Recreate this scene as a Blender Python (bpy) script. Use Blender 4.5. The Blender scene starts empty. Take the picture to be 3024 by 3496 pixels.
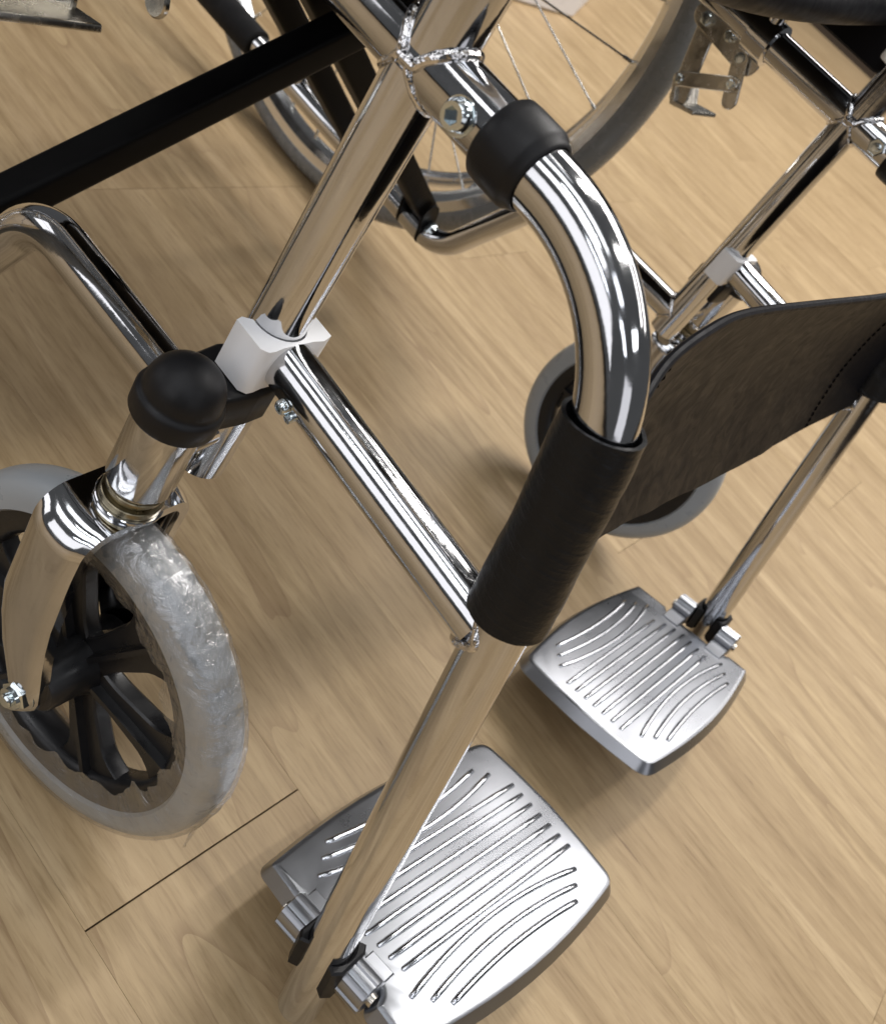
import bpy, bmesh, math, random
from mathutils import Vector, Matrix, Euler, noise

random.seed(7)
SC = bpy.context.scene
COL = SC.collection
PI = math.pi
R = math.radians

# ------------------------------------------------------------------ camera
cam_d = bpy.data.cameras.new("camera")
cam = bpy.data.objects.new("camera", cam_d)
COL.objects.link(cam)
SC.camera = cam
_r = ((0.6134, 0.6021, 0.5111), (0.7565, -0.2622, -0.5992), (-0.22675, 0.75418, -0.61628))
cam.matrix_world = Matrix(((_r[0][0], -_r[1][0], -_r[2][0], 0.18812),
                           (_r[0][1], -_r[1][1], -_r[2][1], -0.27671),
                           (_r[0][2], -_r[1][2], -_r[2][2], 0.53426),
                           (0, 0, 0, 1)))
cam_d.sensor_fit = 'HORIZONTAL'
cam_d.sensor_width = 36.0
cam_d.lens = 39.59
cam_d.clip_start = 0.01
cam_d.clip_end = 60
cam_d.dof.use_dof = True
cam_d.dof.focus_distance = 0.43
cam_d.dof.aperture_fstop = 19.0

# ------------------------------------------------------------------ world and lamps
w = bpy.data.worlds.new("World")
SC.world = w
w.use_nodes = True
bg = w.node_tree.nodes["Background"]
bg.inputs[0].default_value = (0.95, 0.97, 1.0, 1)
bg.inputs[1].default_value = 0.085

def lamp(name, loc, sx, sy, power, col=(1, 0.97, 0.93), aim=None):
    d = bpy.data.lights.new(name, 'AREA')
    d.shape = 'RECTANGLE'; d.size = sx; d.size_y = sy
    d.energy = power; d.color = col
    o = bpy.data.objects.new(name, d); COL.objects.link(o)
    o.location = loc
    if aim:
        o.rotation_euler = (Vector(aim) - Vector(loc)).to_track_quat('-Z', 'Y').to_euler()
    return o

# ceiling tubes, plus panels overhead and at the sides added for chrome and floor
for x, y, sx, sy, p, c in (
        (0.72, 1.15, 0.16, 1.5, 14, (1, 0.97, 0.93)), (-0.40, 1.35, 0.16, 1.5, 28, (1, 0.97, 0.93)),
        (1.5, 2.7, 1.6, 0.6, 14, (1, 0.96, 0.93)), (-0.25, 2.1, 2.0, 0.35, 37, (1, 0.96, 0.93)), (-0.5, 3.3, 2.4, 0.9, 52, (1, 0.955, 0.92)), (1.5, 5.2, 2.4, 1.4, 52, (1, 0.945, 0.90)),  # includes an overhead panel added to brighten the far floor
        (2.6, 0.6, 0.6, 1.2, 12, (0.95, 0.97, 1.0)),
        (-0.25, -0.62, 1.8, 0.42, 6, (0.95, 0.97, 1.0)), (1.35, -0.95, 0.6, 0.6, 4, (0.90, 0.93, 1.0)),
        (-0.5, -1.9, 2.6, 0.8, 19, (0.97, 0.97, 1.0)), (-0.1, -1.25, 1.2, 0.06, 4, (0.96, 0.98, 1.0)), (0.6, -3.1, 1.2, 0.30, 9, (0.88, 0.92, 1.0)),  # wide soft panel added for pale bands on the chrome tubes
        (2.6, -1.8, 1.2, 0.6, 9, (0.88, 0.92, 1.0)), (-2.7, 0.9, 0.6, 1.2, 10, (1, 0.97, 0.93))):
    lamp("ceiling_and_fill_light", (x, y, 2.7), sx, sy, p, c)
lamp("side_fill_panel", (-3.4, -2.5, 1.45), 2.2, 1.5, 17, (0.97, 0.96, 0.99), aim=(-0.1, 0, 0.6))  # added panel: white band on the lower rail, lighter floor at left
lamp("side_fill_panel", (3.9, -0.9, 1.5), 1.9, 1.6, 9, (0.96, 0.95, 1.0), aim=(0.2, 0.1, 0.7))  # added panel for bright streaks on the lower hanger bend
lamp("side_fill_panel", (-0.1, -3.2, 1.45), 2.9, 1.5, 20, (0.97, 0.96, 0.99), aim=(-0.1, 0, 0.95))  # soft panel added for a bright source behind the camera

SC.view_settings.view_transform = 'Standard'
SC.view_settings.look = 'None'
SC.view_settings.exposure = 0.0
SC.view_settings.gamma = 1.0
SC.cycles.max_bounces = 10
SC.cycles.glossy_bounces = 8
SC.cycles.transparent_max_bounces = 12
SC.cycles.use_denoising = True

# ------------------------------------------------------------------ materials
def mat(name):
    m = bpy.data.materials.new(name); m.use_nodes = True
    nt = m.node_tree
    return m, nt, nt.nodes["Principled BSDF"]

def N(nt, typ, **kw):
    n = nt.nodes.new(typ)
    for k, v in kw.items():
        if k.startswith('i_'):
            key = k[2:].replace('_', ' ')
            n.inputs[key].default_value = v
        else:
            setattr(n, k, v)
    return n

def ramp(nt, stops, interp='LINEAR'):
    n = nt.nodes.new('ShaderNodeValToRGB')
    n.color_ramp.interpolation = interp
    e = n.color_ramp.elements
    while len(e) < len(stops): e.new(0.5)
    for el, (p, c) in zip(e, stops):
        el.position = p
        el.color = c if len(c) == 4 else (*c, 1)
    return n

def metal(name, col, rough, rvar=0.03, scale=60, bump=0.0, bscale=400, cvar=0.0, dist=0.0005):
    m, nt, b = mat(name)
    b.inputs['Metallic'].default_value = 1.0
    tc = N(nt, 'ShaderNodeTexCoord')
    nz = N(nt, 'ShaderNodeTexNoise', i_Scale=scale, i_Detail=6.0, i_Roughness=0.65)
    nt.links.new(tc.outputs['Object'], nz.inputs['Vector'])
    rp = ramp(nt, [(0.35, (max(rough - rvar, 0.005),) * 3), (0.7, (rough + rvar,) * 3)])
    nt.links.new(nz.outputs['Fac'], rp.inputs['Fac'])
    nt.links.new(rp.outputs['Color'], b.inputs['Roughness'])
    if cvar:
        cr = ramp(nt, [(0.3, tuple(c * (1 - cvar) for c in col)), (0.7, col)])
        nt.links.new(nz.outputs['Fac'], cr.inputs['Fac'])
        nt.links.new(cr.outputs['Color'], b.inputs['Base Color'])
    else:
        b.inputs['Base Color'].default_value = (*col, 1)
    if bump:
        n2 = N(nt, 'ShaderNodeTexNoise', i_Scale=bscale, i_Detail=3.0)
        nt.links.new(tc.outputs['Object'], n2.inputs['Vector'])
        bp = N(nt, 'ShaderNodeBump', i_Strength=bump, i_Distance=dist)
        nt.links.new(n2.outputs['Fac'], bp.inputs['Height'])
        nt.links.new(bp.outputs['Normal'], b.inputs['Normal'])
    return m

def plain(name, col, rough, spec=0.5, bump=0.0, bscale=500, coat=0.0, dist=0.0004, rvar=0.08):
    m, nt, b = mat(name)
    b.inputs['Base Color'].default_value = (*col, 1)
    b.inputs['Specular IOR Level'].default_value = spec
    b.inputs['Coat Weight'].default_value = coat
    b.inputs['Coat Roughness'].default_value = 0.08
    tc = N(nt, 'ShaderNodeTexCoord')
    nz = N(nt, 'ShaderNodeTexNoise', i_Scale=90.0, i_Detail=5.0)
    nt.links.new(tc.outputs['Object'], nz.inputs['Vector'])
    rp = ramp(nt, [(0.3, (max(rough - rvar, 0.01),) * 3), (0.7, (min(rough + rvar, 1),) * 3)])
    nt.links.new(nz.outputs['Fac'], rp.inputs['Fac'])
    nt.links.new(rp.outputs['Color'], b.inputs['Roughness'])
    if bump:
        n2 = N(nt, 'ShaderNodeTexNoise', i_Scale=bscale, i_Detail=4.0)
        nt.links.new(tc.outputs['Object'], n2.inputs['Vector'])
        bp = N(nt, 'ShaderNodeBump', i_Strength=bump, i_Distance=dist)
        nt.links.new(n2.outputs['Fac'], bp.inputs['Height'])
        nt.links.new(bp.outputs['Normal'], b.inputs['Normal'])
    return m

CHROME = metal("chrome", (0.645, 0.65, 0.665), 0.095, 0.04, 70, 0.05, 300, 0.06)
WELD = metal("chrome_weld", (0.70, 0.69, 0.69), 0.09, 0.03, 80, 0.6, 330, dist=0.0012)
ALU = metal("pressed_aluminium", (0.345, 0.358, 0.385), 0.29, 0.03, 12, 0.0, 90, 0.14)
ALU_RIB = metal("polished_rib", (0.66, 0.68, 0.72), 0.20, 0.04, 60)
ZINC = metal("zinc_plate", (0.66, 0.72, 0.74), 0.16, 0.06, 200)
STEEL = metal("brake_steel", (0.62, 0.59, 0.53), 0.24, 0.08, 120, 0.05, 200, 0.15)
BRASS = metal("brass_washer", (0.32, 0.28, 0.19), 0.33, 0.08, 150, 0.05, 300, 0.25)
RIM = metal("wheel_rim", (0.74, 0.74, 0.73), 0.17, 0.04, 50)
SPOKE = metal("spoke_wire", (0.60, 0.60, 0.58), 0.25, 0.05, 100)
RUBBER = plain("black_rubber", (0.008, 0.008, 0.009), 0.45, 0.28, 0.05, 500)
PLASTIC = plain("black_plastic", (0.009, 0.009, 0.010), 0.34, 0.45, 0.06, 300)
PAINT = plain("black_enamel", (0.004, 0.004, 0.0045), 0.42, 0.10, 0.03, 60, coat=0.0, rvar=0.04)
FOAM = plain("black_foam", (0.010, 0.010, 0.011), 0.75, 0.3, 0.3, 900)
TYRE = plain("grey_tyre", (0.33, 0.355, 0.375), 0.33, 0.5, 0.05, 200)
DTYRE = plain("dark_grey_tyre", (0.21, 0.22, 0.225), 0.26, 0.5, 0.35, 110)
THREAD = plain("black_thread", (0.0015, 0.0015, 0.0015), 0.8, 0.02)
SUB = plain("seam_filler", (0.045, 0.030, 0.018), 0.8, 0.2)

def make_nylon():
    m, nt, b = mat("white_nylon")
    b.inputs['Base Color'].default_value = (0.94, 0.94, 0.95, 1)
    b.inputs['Roughness'].default_value = 0.38
    b.inputs['Subsurface Weight'].default_value = 0.35
    b.inputs['Subsurface Radius'].default_value = (0.004, 0.004, 0.004)
    return m
NYLON = make_nylon()

def make_vinyl(name="black_vinyl", s=1.0):
    m, nt, b = mat(name)
    b.inputs['Base Color'].default_value = (0.007, 0.007, 0.0090, 1)
    b.inputs['Specular IOR Level'].default_value = 0.10
    tc = N(nt, 'ShaderNodeTexCoord')
    vo = N(nt, 'ShaderNodeTexVoronoi', i_Scale=520.0 * s)
    vo.feature = 'DISTANCE_TO_EDGE'
    nz = N(nt, 'ShaderNodeTexNoise', i_Scale=75.0 * s, i_Detail=5.0, i_Distortion=1.4)
    ad = N(nt, 'ShaderNodeMath'); ad.operation = 'MULTIPLY_ADD'
    ad.inputs[1].default_value = 1.3
    bp = N(nt, 'ShaderNodeBump', i_Strength=0.14, i_Distance=0.0004)
    nt.links.new(tc.outputs['Object'], vo.inputs['Vector'])
    nt.links.new(tc.outputs['Object'], nz.inputs['Vector'])
    nt.links.new(nz.outputs['Fac'], ad.inputs[0])
    nt.links.new(vo.outputs['Distance'], ad.inputs[2])
    nt.links.new(ad.outputs[0], bp.inputs['Height'])
    nt.links.new(bp.outputs['Normal'], b.inputs['Normal'])
    rp = ramp(nt, [(0.3, (0.40,) * 3), (0.7, (0.55,) * 3)])
    nt.links.new(nz.outputs['Fac'], rp.inputs['Fac'])
    nt.links.new(rp.outputs['Color'], b.inputs['Roughness'])
    return m
VINYL = make_vinyl()
def make_sleeve():
    m, nt, b = mat("black_sleeve_vinyl")
    b.inputs['Base Color'].default_value = (0.007, 0.0075, 0.0085, 1)
    b.inputs['Specular IOR Level'].default_value = 0.24
    tc = N(nt, 'ShaderNodeTexCoord')
    mp = N(nt, 'ShaderNodeMapping'); mp.inputs['Scale'].default_value = (60, 60, 420)
    nt.links.new(tc.outputs['Object'], mp.inputs['Vector'])
    nz = N(nt, 'ShaderNodeTexNoise', i_Scale=1.0, i_Detail=4.0, i_Roughness=0.6)
    nt.links.new(mp.outputs[0], nz.inputs['Vector'])
    n2 = N(nt, 'ShaderNodeTexNoise', i_Scale=420.0, i_Detail=3.0)
    nt.links.new(tc.outputs['Object'], n2.inputs['Vector'])
    pw = N(nt, 'ShaderNodeMath'); pw.operation = 'POWER'; pw.inputs[1].default_value = 5.0
    nt.links.new(nz.outputs['Fac'], pw.inputs[0])
    ad = N(nt, 'ShaderNodeMath'); ad.operation = 'MULTIPLY_ADD'; ad.inputs[1].default_value = 6.0
    nt.links.new(pw.outputs[0], ad.inputs[0]); nt.links.new(n2.outputs['Fac'], ad.inputs[2])
    bp = N(nt, 'ShaderNodeBump', i_Strength=0.35, i_Distance=0.0006)
    nt.links.new(ad.outputs[0], bp.inputs['Height'])
    nt.links.new(bp.outputs['Normal'], b.inputs['Normal'])
    rp = ramp(nt, [(0.3, (0.30,) * 3), (0.7, (0.44,) * 3)])
    nt.links.new(nz.outputs['Fac'], rp.inputs['Fac'])
    nt.links.new(rp.outputs['Color'], b.inputs['Roughness'])
    return m
SLEEVE = make_sleeve()

def make_film():
    m, nt, b = mat("clear_film")
    out = nt.nodes["Material Output"]
    nt.nodes.remove(b)
    tc = N(nt, 'ShaderNodeTexCoord')
    mp = N(nt, 'ShaderNodeMapping')
    nz = N(nt, 'ShaderNodeTexNoise', i_Scale=85.0, i_Detail=5.0, i_Roughness=0.62, i_Distortion=1.6)
    nt.links.new(tc.outputs['Object'], nz.inputs['Vector'])
    bp = N(nt, 'ShaderNodeBump', i_Strength=0.75, i_Distance=0.0030)
    nt.links.new(nz.outputs['Fac'], bp.inputs['Height'])
    tr = N(nt, 'ShaderNodeBsdfTransparent'); tr.inputs[0].default_value = (0.97, 0.97, 0.96, 1)
    gl = N(nt, 'ShaderNodeBsdfGlossy'); gl.inputs['Roughness'].default_value = 0.10
    gl.inputs[0].default_value = (0.9, 0.9, 0.92, 1)
    nt.links.new(bp.outputs['Normal'], gl.inputs['Normal'])
    df = N(nt, 'ShaderNodeBsdfDiffuse')
    n2 = N(nt, 'ShaderNodeTexNoise', i_Scale=55.0, i_Detail=5.0)
    nt.links.new(tc.outputs['Object'], n2.inputs['Vector'])
    cr = ramp(nt, [(0.46, (0.45, 0.46, 0.47)), (0.66, (0.33, 0.28, 0.19))])
    nt.links.new(n2.outputs['Fac'], cr.inputs['Fac'])
    nt.links.new(cr.outputs['Color'], df.inputs[0])
    m1 = N(nt, 'ShaderNodeMixShader')
    fr = ramp(nt, [(0.42, (0.03,) * 3), (0.72, (0.20,) * 3)])
    nt.links.new(n2.outputs['Fac'], fr.inputs['Fac'])
    nt.links.new(fr.outputs['Color'], m1.inputs[0])
    nt.links.new(tr.outputs[0], m1.inputs[1]); nt.links.new(df.outputs[0], m1.inputs[2])
    m2 = N(nt, 'ShaderNodeMixShader')
    lw = N(nt, 'ShaderNodeLayerWeight', i_Blend=0.35)
    pw = N(nt, 'ShaderNodeMath'); pw.operation = 'POWER'; pw.inputs[1].default_value = 2.2
    nt.links.new(lw.outputs['Facing'], pw.inputs[0])
    ma = N(nt, 'ShaderNodeMath'); ma.operation = 'MULTIPLY_ADD'; ma.inputs[1].default_value = 0.50; ma.inputs[2].default_value = 0.22
    nt.links.new(pw.outputs[0], ma.inputs[0])
    nt.links.new(ma.outputs[0], m2.inputs[0])
    nt.links.new(m1.outputs[0], m2.inputs[1]); nt.links.new(gl.outputs[0], m2.inputs[2])
    nt.links.new(m2.outputs[0], out.inputs['Surface'])
    return m
FILM = make_film()

def make_wood():
    m, nt, b = mat("oak_vinyl")
    L = nt.links.new
    tc = N(nt, 'ShaderNodeTexCoord')
    oi = N(nt, 'ShaderNodeObjectInfo')
    # every plank gets its own stretch of the print
    mul = N(nt, 'ShaderNodeMath'); mul.operation = 'MULTIPLY'; mul.inputs[1].default_value = 37.0
    L(oi.outputs['Random'], mul.inputs[0])
    cmb = N(nt, 'ShaderNodeCombineXYZ')
    L(mul.outputs[0], cmb.inputs['X']); L(mul.outputs[0], cmb.inputs['Y']); L(mul.outputs[0], cmb.inputs['Z'])
    add = N(nt, 'ShaderNodeVectorMath'); add.operation = 'ADD'
    L(tc.outputs['Object'], add.inputs[0]); L(cmb.outputs[0], add.inputs[1])
    # slow warp
    wmap = N(nt, 'ShaderNodeMapping'); wmap.inputs['Scale'].default_value = (1.25, 8.0, 1)
    L(add.outputs[0], wmap.inputs['Vector'])
    wz = N(nt, 'ShaderNodeTexNoise', i_Scale=1.0, i_Detail=2.0, i_Roughness=0.40)
    L(wmap.outputs[0], wz.inputs['Vector'])
    # cathedral rings: contours of the slow noise
    k = N(nt, 'ShaderNodeMath'); k.operation = 'MULTIPLY'; k.inputs[1].default_value = 11.0
    L(wz.outputs['Fac'], k.inputs[0])
    fr = N(nt, 'ShaderNodeMath'); fr.operation = 'FRACT'
    L(k.outputs[0], fr.inputs[0])
    ring = ramp(nt, [(0.0, (1, 1, 1)), (0.07, (0.35,) * 3), (0.40, (0,) * 3), (1.0, (0.0,) * 3)])
    L(fr.outputs[0], ring.inputs['Fac'])
    # long fibres
    fmap = N(nt, 'ShaderNodeMapping'); fmap.inputs['Scale'].default_value = (4.5, 62.0, 1)
    L(add.outputs[0], fmap.inputs['Vector'])
    fz = N(nt, 'ShaderNodeTexNoise', i_Scale=1.0, i_Detail=7.0, i_Roughness=0.66, i_Distortion=0.6)
    L(fmap.outputs[0], fz.inputs['Vector'])
    gmap = N(nt, 'ShaderNodeMapping'); gmap.inputs['Scale'].default_value = (45.0, 480.0, 1)
    L(add.outputs[0], gmap.inputs['Vector'])
    gz = N(nt, 'ShaderNodeTexNoise', i_Scale=1.0, i_Detail=4.0, i_Roughness=0.6)
    L(gmap.outputs[0], gz.inputs['Vector'])
    # broad colour drift
    dmap = N(nt, 'ShaderNodeMapping'); dmap.inputs['Scale'].default_value = (3.0, 15.0, 1)
    L(add.outputs[0], dmap.inputs['Vector'])
    dz = N(nt, 'ShaderNodeTexNoise', i_Scale=1.0, i_Detail=4.0)
    L(dmap.outputs[0], dz.inputs['Vector'])
    c1 = ramp(nt, [(0.30, (0.325, 0.227, 0.118)), (0.50, (0.440, 0.321, 0.180)), (0.72, (0.525, 0.396, 0.237))])
    L(fz.outputs['Fac'], c1.inputs['Fac'])
    c2 = ramp(nt, [(0.30, (0.83, 0.80, 0.77)), (0.50, (0.97, 0.96, 0.95)), (0.70, (1.06, 1.06, 1.05))])
    L(dz.outputs['Fac'], c2.inputs['Fac'])
    mx = N(nt, 'ShaderNodeMix', data_type='RGBA', blend_type='MULTIPLY')
    mx.inputs[0].default_value = 1.0
    L(c1.outputs['Color'], mx.inputs[6]); L(c2.outputs['Color'], mx.inputs[7])
    mg = N(nt, 'ShaderNodeMix', data_type='RGBA', blend_type='MULTIPLY')
    cg = ramp(nt, [(0.34, (0.74, 0.70, 0.66)), (0.5, (1, 1, 1)), (0.8, (1.05, 1.05, 1.05))])
    L(gz.outputs['Fac'], cg.inputs['Fac'])
    mg.inputs[0].default_value = 0.60
    L(mx.outputs[2], mg.inputs[6]); L(cg.outputs['Color'], mg.inputs[7])
    md = N(nt, 'ShaderNodeMix', data_type='RGBA', blend_type='MIX')
    rm = N(nt, 'ShaderNodeMath'); rm.operation = 'MULTIPLY'
    L(ring.outputs['Color'], rm.inputs[0])
    msk = ramp(nt, [(0.36, (0.10,) * 3), (0.64, (0.55,) * 3)])
    L(dz.outputs['Fac'], msk.inputs['Fac'])
    L(msk.outputs['Color'], rm.inputs[1])
    L(rm.outputs[0], md.inputs[0])
    L(mg.outputs[2], md.inputs[6])
    md.inputs[7].default_value = (0.215, 0.128, 0.066, 1)
    # small dark pores
    pmap = N(nt, 'ShaderNodeMapping'); pmap.inputs['Scale'].default_value = (22.0, 150.0, 1)
    L(add.outputs[0], pmap.inputs['Vector'])
    pz = N(nt, 'ShaderNodeTexNoise', i_Scale=1.0, i_Detail=2.0)
    L(pmap.outputs[0], pz.inputs['Vector'])
    pr = ramp(nt, [(0.0, (1, 1, 1)), (0.20, (1, 1, 1)), (0.27, (0, 0, 0))])
    L(pz.outputs['Fac'], pr.inputs['Fac'])
    mp2 = N(nt, 'ShaderNodeMix', data_type='RGBA', blend_type='MIX')
    pm = N(nt, 'ShaderNodeMath'); pm.operation = 'MULTIPLY'; pm.inputs[1].default_value = 0.75
    L(pr.outputs['Color'], pm.inputs[0]); L(pm.outputs[0], mp2.inputs[0])
    L(md.outputs[2], mp2.inputs[6]); mp2.inputs[7].default_value = (0.17, 0.10, 0.055, 1)
    L(mp2.outputs[2], b.inputs['Base Color'])
    rr = ramp(nt, [(0.3, (0.40,) * 3), (0.7, (0.52,) * 3)])
    L(fz.outputs['Fac'], rr.inputs['Fac'])
    L(rr.outputs['Color'], b.inputs['Roughness'])
    b.inputs['Specular IOR Level'].default_value = 0.28
    bp = N(nt, 'ShaderNodeBump', i_Strength=0.12, i_Distance=0.0006)
    L(gz.outputs['Fac'], bp.inputs['Height'])
    L(bp.outputs['Normal'], b.inputs['Normal'])
    return m
WOOD = make_wood()

def make_plinth():
    m, nt, b = mat("scuffed_white_paint")
    tc = N(nt, 'ShaderNodeTexCoord')
    nz = N(nt, 'ShaderNodeTexNoise', i_Scale=9.0, i_Detail=6.0, i_Roughness=0.7)
    nt.links.new(tc.outputs['Object'], nz.inputs['Vector'])
    cr = ramp(nt, [(0.36, (0.42, 0.41, 0.42)), (0.5, (0.78, 0.77, 0.78))])
    nt.links.new(nz.outputs['Fac'], cr.inputs['Fac'])
    nt.links.new(cr.outputs['Color'], b.inputs['Base Color'])
    b.inputs['Roughness'].default_value = 0.5
    return m
PLINTH = make_plinth()

# ------------------------------------------------------------------ mesh helpers
def V(*a): return Vector(a)

def finish(name, bm, m, parent=None, angle=35, fix=True):
    if fix: bmesh.ops.recalc_face_normals(bm, faces=bm.faces)
    me = bpy.data.meshes.new(name)
    bm.to_mesh(me); bm.free()
    for p in me.polygons: p.use_smooth = True
    me.set_sharp_from_angle(angle=R(angle))
    me.materials.append(m)
    o = bpy.data.objects.new(name, me)
    COL.objects.link(o)
    if parent is not None: adopt(o, parent)
    return o

WORLD = {}
def adopt(o, parent):
    o.parent = parent
    if parent in (WC,): o.matrix_parent_inverse = Matrix.Translation(-Vector(WC_LOC))

def fillet(pts, rad, seg=10):
    """polyline with rounded corners; rad = one radius per inner point"""
    pts = [Vector(p) for p in pts]
    out = [pts[0]]
    for i in range(1, len(pts) - 1):
        a, b, c = pts[i - 1], pts[i], pts[i + 1]
        r = rad[i - 1] if isinstance(rad, (list, tuple)) else rad
        u = (a - b).normalized(); v = (c - b).normalized()
        ang = u.angle(v)
        if r <= 0 or abs(ang - PI) < 1e-3:
            out.append(b); continue
        t = r / math.tan(ang / 2)
        ctr = b + (u + v).normalized() * (r / math.sin(ang / 2))
        p0 = b + u * t; p1 = b + v * t
        d0 = p0 - ctr; d1 = p1 - ctr
        tot = d0.angle(d1); ax = d0.cross(d1).normalized()
        for k in range(seg + 1):
            out.append(ctr + Matrix.Rotation(tot * k / seg, 3, ax) @ d0)
    out.append(pts[-1])
    return out

def tube(bm, pts, r, n=28, caps=True, rf=None, sx=1.0):
    pts = [Vector(p) for p in pts]
    T = []
    for i in range(len(pts)):
        a = pts[max(i - 1, 0)]; b = pts[min(i + 1, len(pts) - 1)]
        T.append((b - a).normalized())
    ref = Vector((0, 0, 1)) if abs(T[0].z) < 0.9 else Vector((0, 1, 0))
    u = T[0].cross(ref).normalized()
    rings = []
    for i, p in enumerate(pts):
        if i:
            q = T[i - 1].rotation_difference(T[i]); u = q @ u
            u = (u - T[i] * u.dot(T[i])).normalized()
        v = T[i].cross(u)
        rr = rf[i] if rf else r
        rings.append([bm.verts.new(p + (u * math.cos(2 * PI * k / n) * sx + v * math.sin(2 * PI * k / n)) * rr) for k in range(n)])
    for a, b in zip(rings, rings[1:]):
        for k in range(n):
            bm.faces.new((a[k], a[(k + 1) % n], b[(k + 1) % n], b[k]))
    if caps:
        bm.faces.new(list(reversed(rings[0]))); bm.faces.new(rings[-1])
    return rings

def basis(axis):
    z = Vector(axis).normalized()
    ref = Vector((1, 0, 0)) if abs(z.x) < 0.8 else Vector((0, 1, 0))
    x = (ref - z * ref.dot(z)).normalized()
    return x, z.cross(x), z

def lathe(bm, prof, org, axis, n=32, close=False, a0=0, a1=2 * PI):
    """prof: (radius, distance along axis)"""
    x, y, z = basis(axis); org = Vector(org)
    full = abs(a1 - a0 - 2 * PI) < 1e-6
    m = n if full else n + 1
    rings = []
    for r, h in prof:
        if r < 1e-6:
            rings.append([bm.verts.new(org + z * h)])
        else:
            rings.append([bm.verts.new(org + z * h + (x * math.cos(a0 + (a1 - a0) * k / n) + y * math.sin(a0 + (a1 - a0) * k / n)) * r) for k in range(m)])
    pairs = list(zip(rings, rings[1:]))
    if close: pairs.append((rings[-1], rings[0]))
    for a, b in pairs:
        for k in range(n):
            k2 = (k + 1) % m
            if len(a) == 1 and len(b) == 1: continue
            if len(a) == 1: bm.faces.new((a[0], b[k], b[k2]))
            elif len(b) == 1: bm.faces.new((a[k], b[0], a[k2]))
            else: bm.faces.new((a[k], b[k], b[k2], a[k2]))
    return rings

def prism(bm, outline, org, ex, ey, ez, h, ch=0.0):
    """closed 2-D outline in (ex, ey), extruded by h along ez with chamfer ch on both rims"""
    org = Vector(org); ex, ey, ez = Vector(ex), Vector(ey), Vector(ez)
    n = len(outline)
    def inset(pts, d):
        out = []
        area = sum(pts[i][0] * pts[(i + 1) % n][1] - pts[(i + 1) % n][0] * pts[i][1] for i in range(n))
        s = 1 if area > 0 else -1
        for i in range(n):
            p0, p1, p2 = Vector(pts[i - 1]), Vector(pts[i]), Vector(pts[(i + 1) % n])
            a = (p1 - p0); b = (p2 - p1)
            if a.length < 1e-9 or b.length < 1e-9: out.append(p1); continue
            a.normalize(); b.normalize()
            na = Vector((-a.y, a.x)) * s; nb = Vector((-b.y, b.x)) * s
            m = na + nb
            if m.length < 1e-6: out.append(p1 + na * d); continue
            m.normalize()
            out.append(p1 + m * d / max(m.dot(na), 0.4))
        return out
    levels = [(ch, 0), (0, ch), (0, h - ch), (ch, h)] if ch else [(0, 0), (0, h)]
    rings = []
    for d, z in levels:
        pts = inset(outline, d) if d else [Vector(p) for p in outline]
        rings.append([bm.verts.new(org + ex * p[0] + ey * p[1] + ez * z) for p in pts])
    for a, b in zip(rings, rings[1:]):
        for k in range(n):
            bm.faces.new((a[k], a[(k + 1) % n], b[(k + 1) % n], b[k]))
    bm.faces.new(list(reversed(rings[0]))); bm.faces.new(rings[-1])

def rounded(poly, r, seg=5):
    """round the corners of a closed 2-D polygon; r scalar or list"""
    out = []
    n = len(poly)
    for i in range(n):
        a, b, c = Vector(poly[i - 1]), Vector(poly[i]), Vector(poly[(i + 1) % n])
        rr = r[i] if isinstance(r, (list, tuple)) else r
        if rr <= 0: out.append(b); continue
        u = (a - b).normalized(); v = (c - b).normalized()
        ang = u.angle(v)
        t = min(rr / math.tan(ang / 2), (a - b).length * .49, (c - b).length * .49)
        p0, p1 = b + u * t, b + v * t
        for k in range(seg + 1):
            s = k / seg
            out.append(p0 * (1 - s) ** 2 + b * 2 * s * (1 - s) + p1 * s * s)
    return out

def slot(l0, l1, wdt, seg=8):
    """stadium outline along x from l0 to l1"""
    o = []
    for k in range(seg + 1):
        a = -PI / 2 + PI * k / seg
        o.append((l1 + wdt * math.cos(a), wdt * math.sin(a)))
    for k in range(seg + 1):
        a = PI / 2 + PI * k / seg
        o.append((l0 + wdt * math.cos(a), wdt * math.sin(a)))
    return o

def bar(bm, a, b, wdt, thk, side, ch=0.0006, ext=0.0):
    """flat link with round ends from a to b, thickness thk along side"""
    a, b, s = Vector(a), Vector(b), Vector(side).normalized()
    ex = (b - a); L = ex.length; ex.normalize()
    ey = s.cross(ex).normalized()
    prism(bm, slot(-ext, L + ext, wdt / 2), a - s * thk / 2, ex, ey, s, thk, ch)

def boxed(bm, a, b, w1, w2, side, ch=0.002):
    """square tube from a to b"""
    a, b, s = Vector(a), Vector(b), Vector(side).normalized()
    ez = (b - a); L = ez.length; ez.normalize()
    s = (s - ez * s.dot(ez)).normalized(); t = ez.cross(s)
    o = rounded([(-w1 / 2, -w2 / 2), (w1 / 2, -w2 / 2), (w1 / 2, w2 / 2), (-w1 / 2, w2 / 2)], ch, 4)
    prism(bm, o, a, s, t, ez, L)

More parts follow.
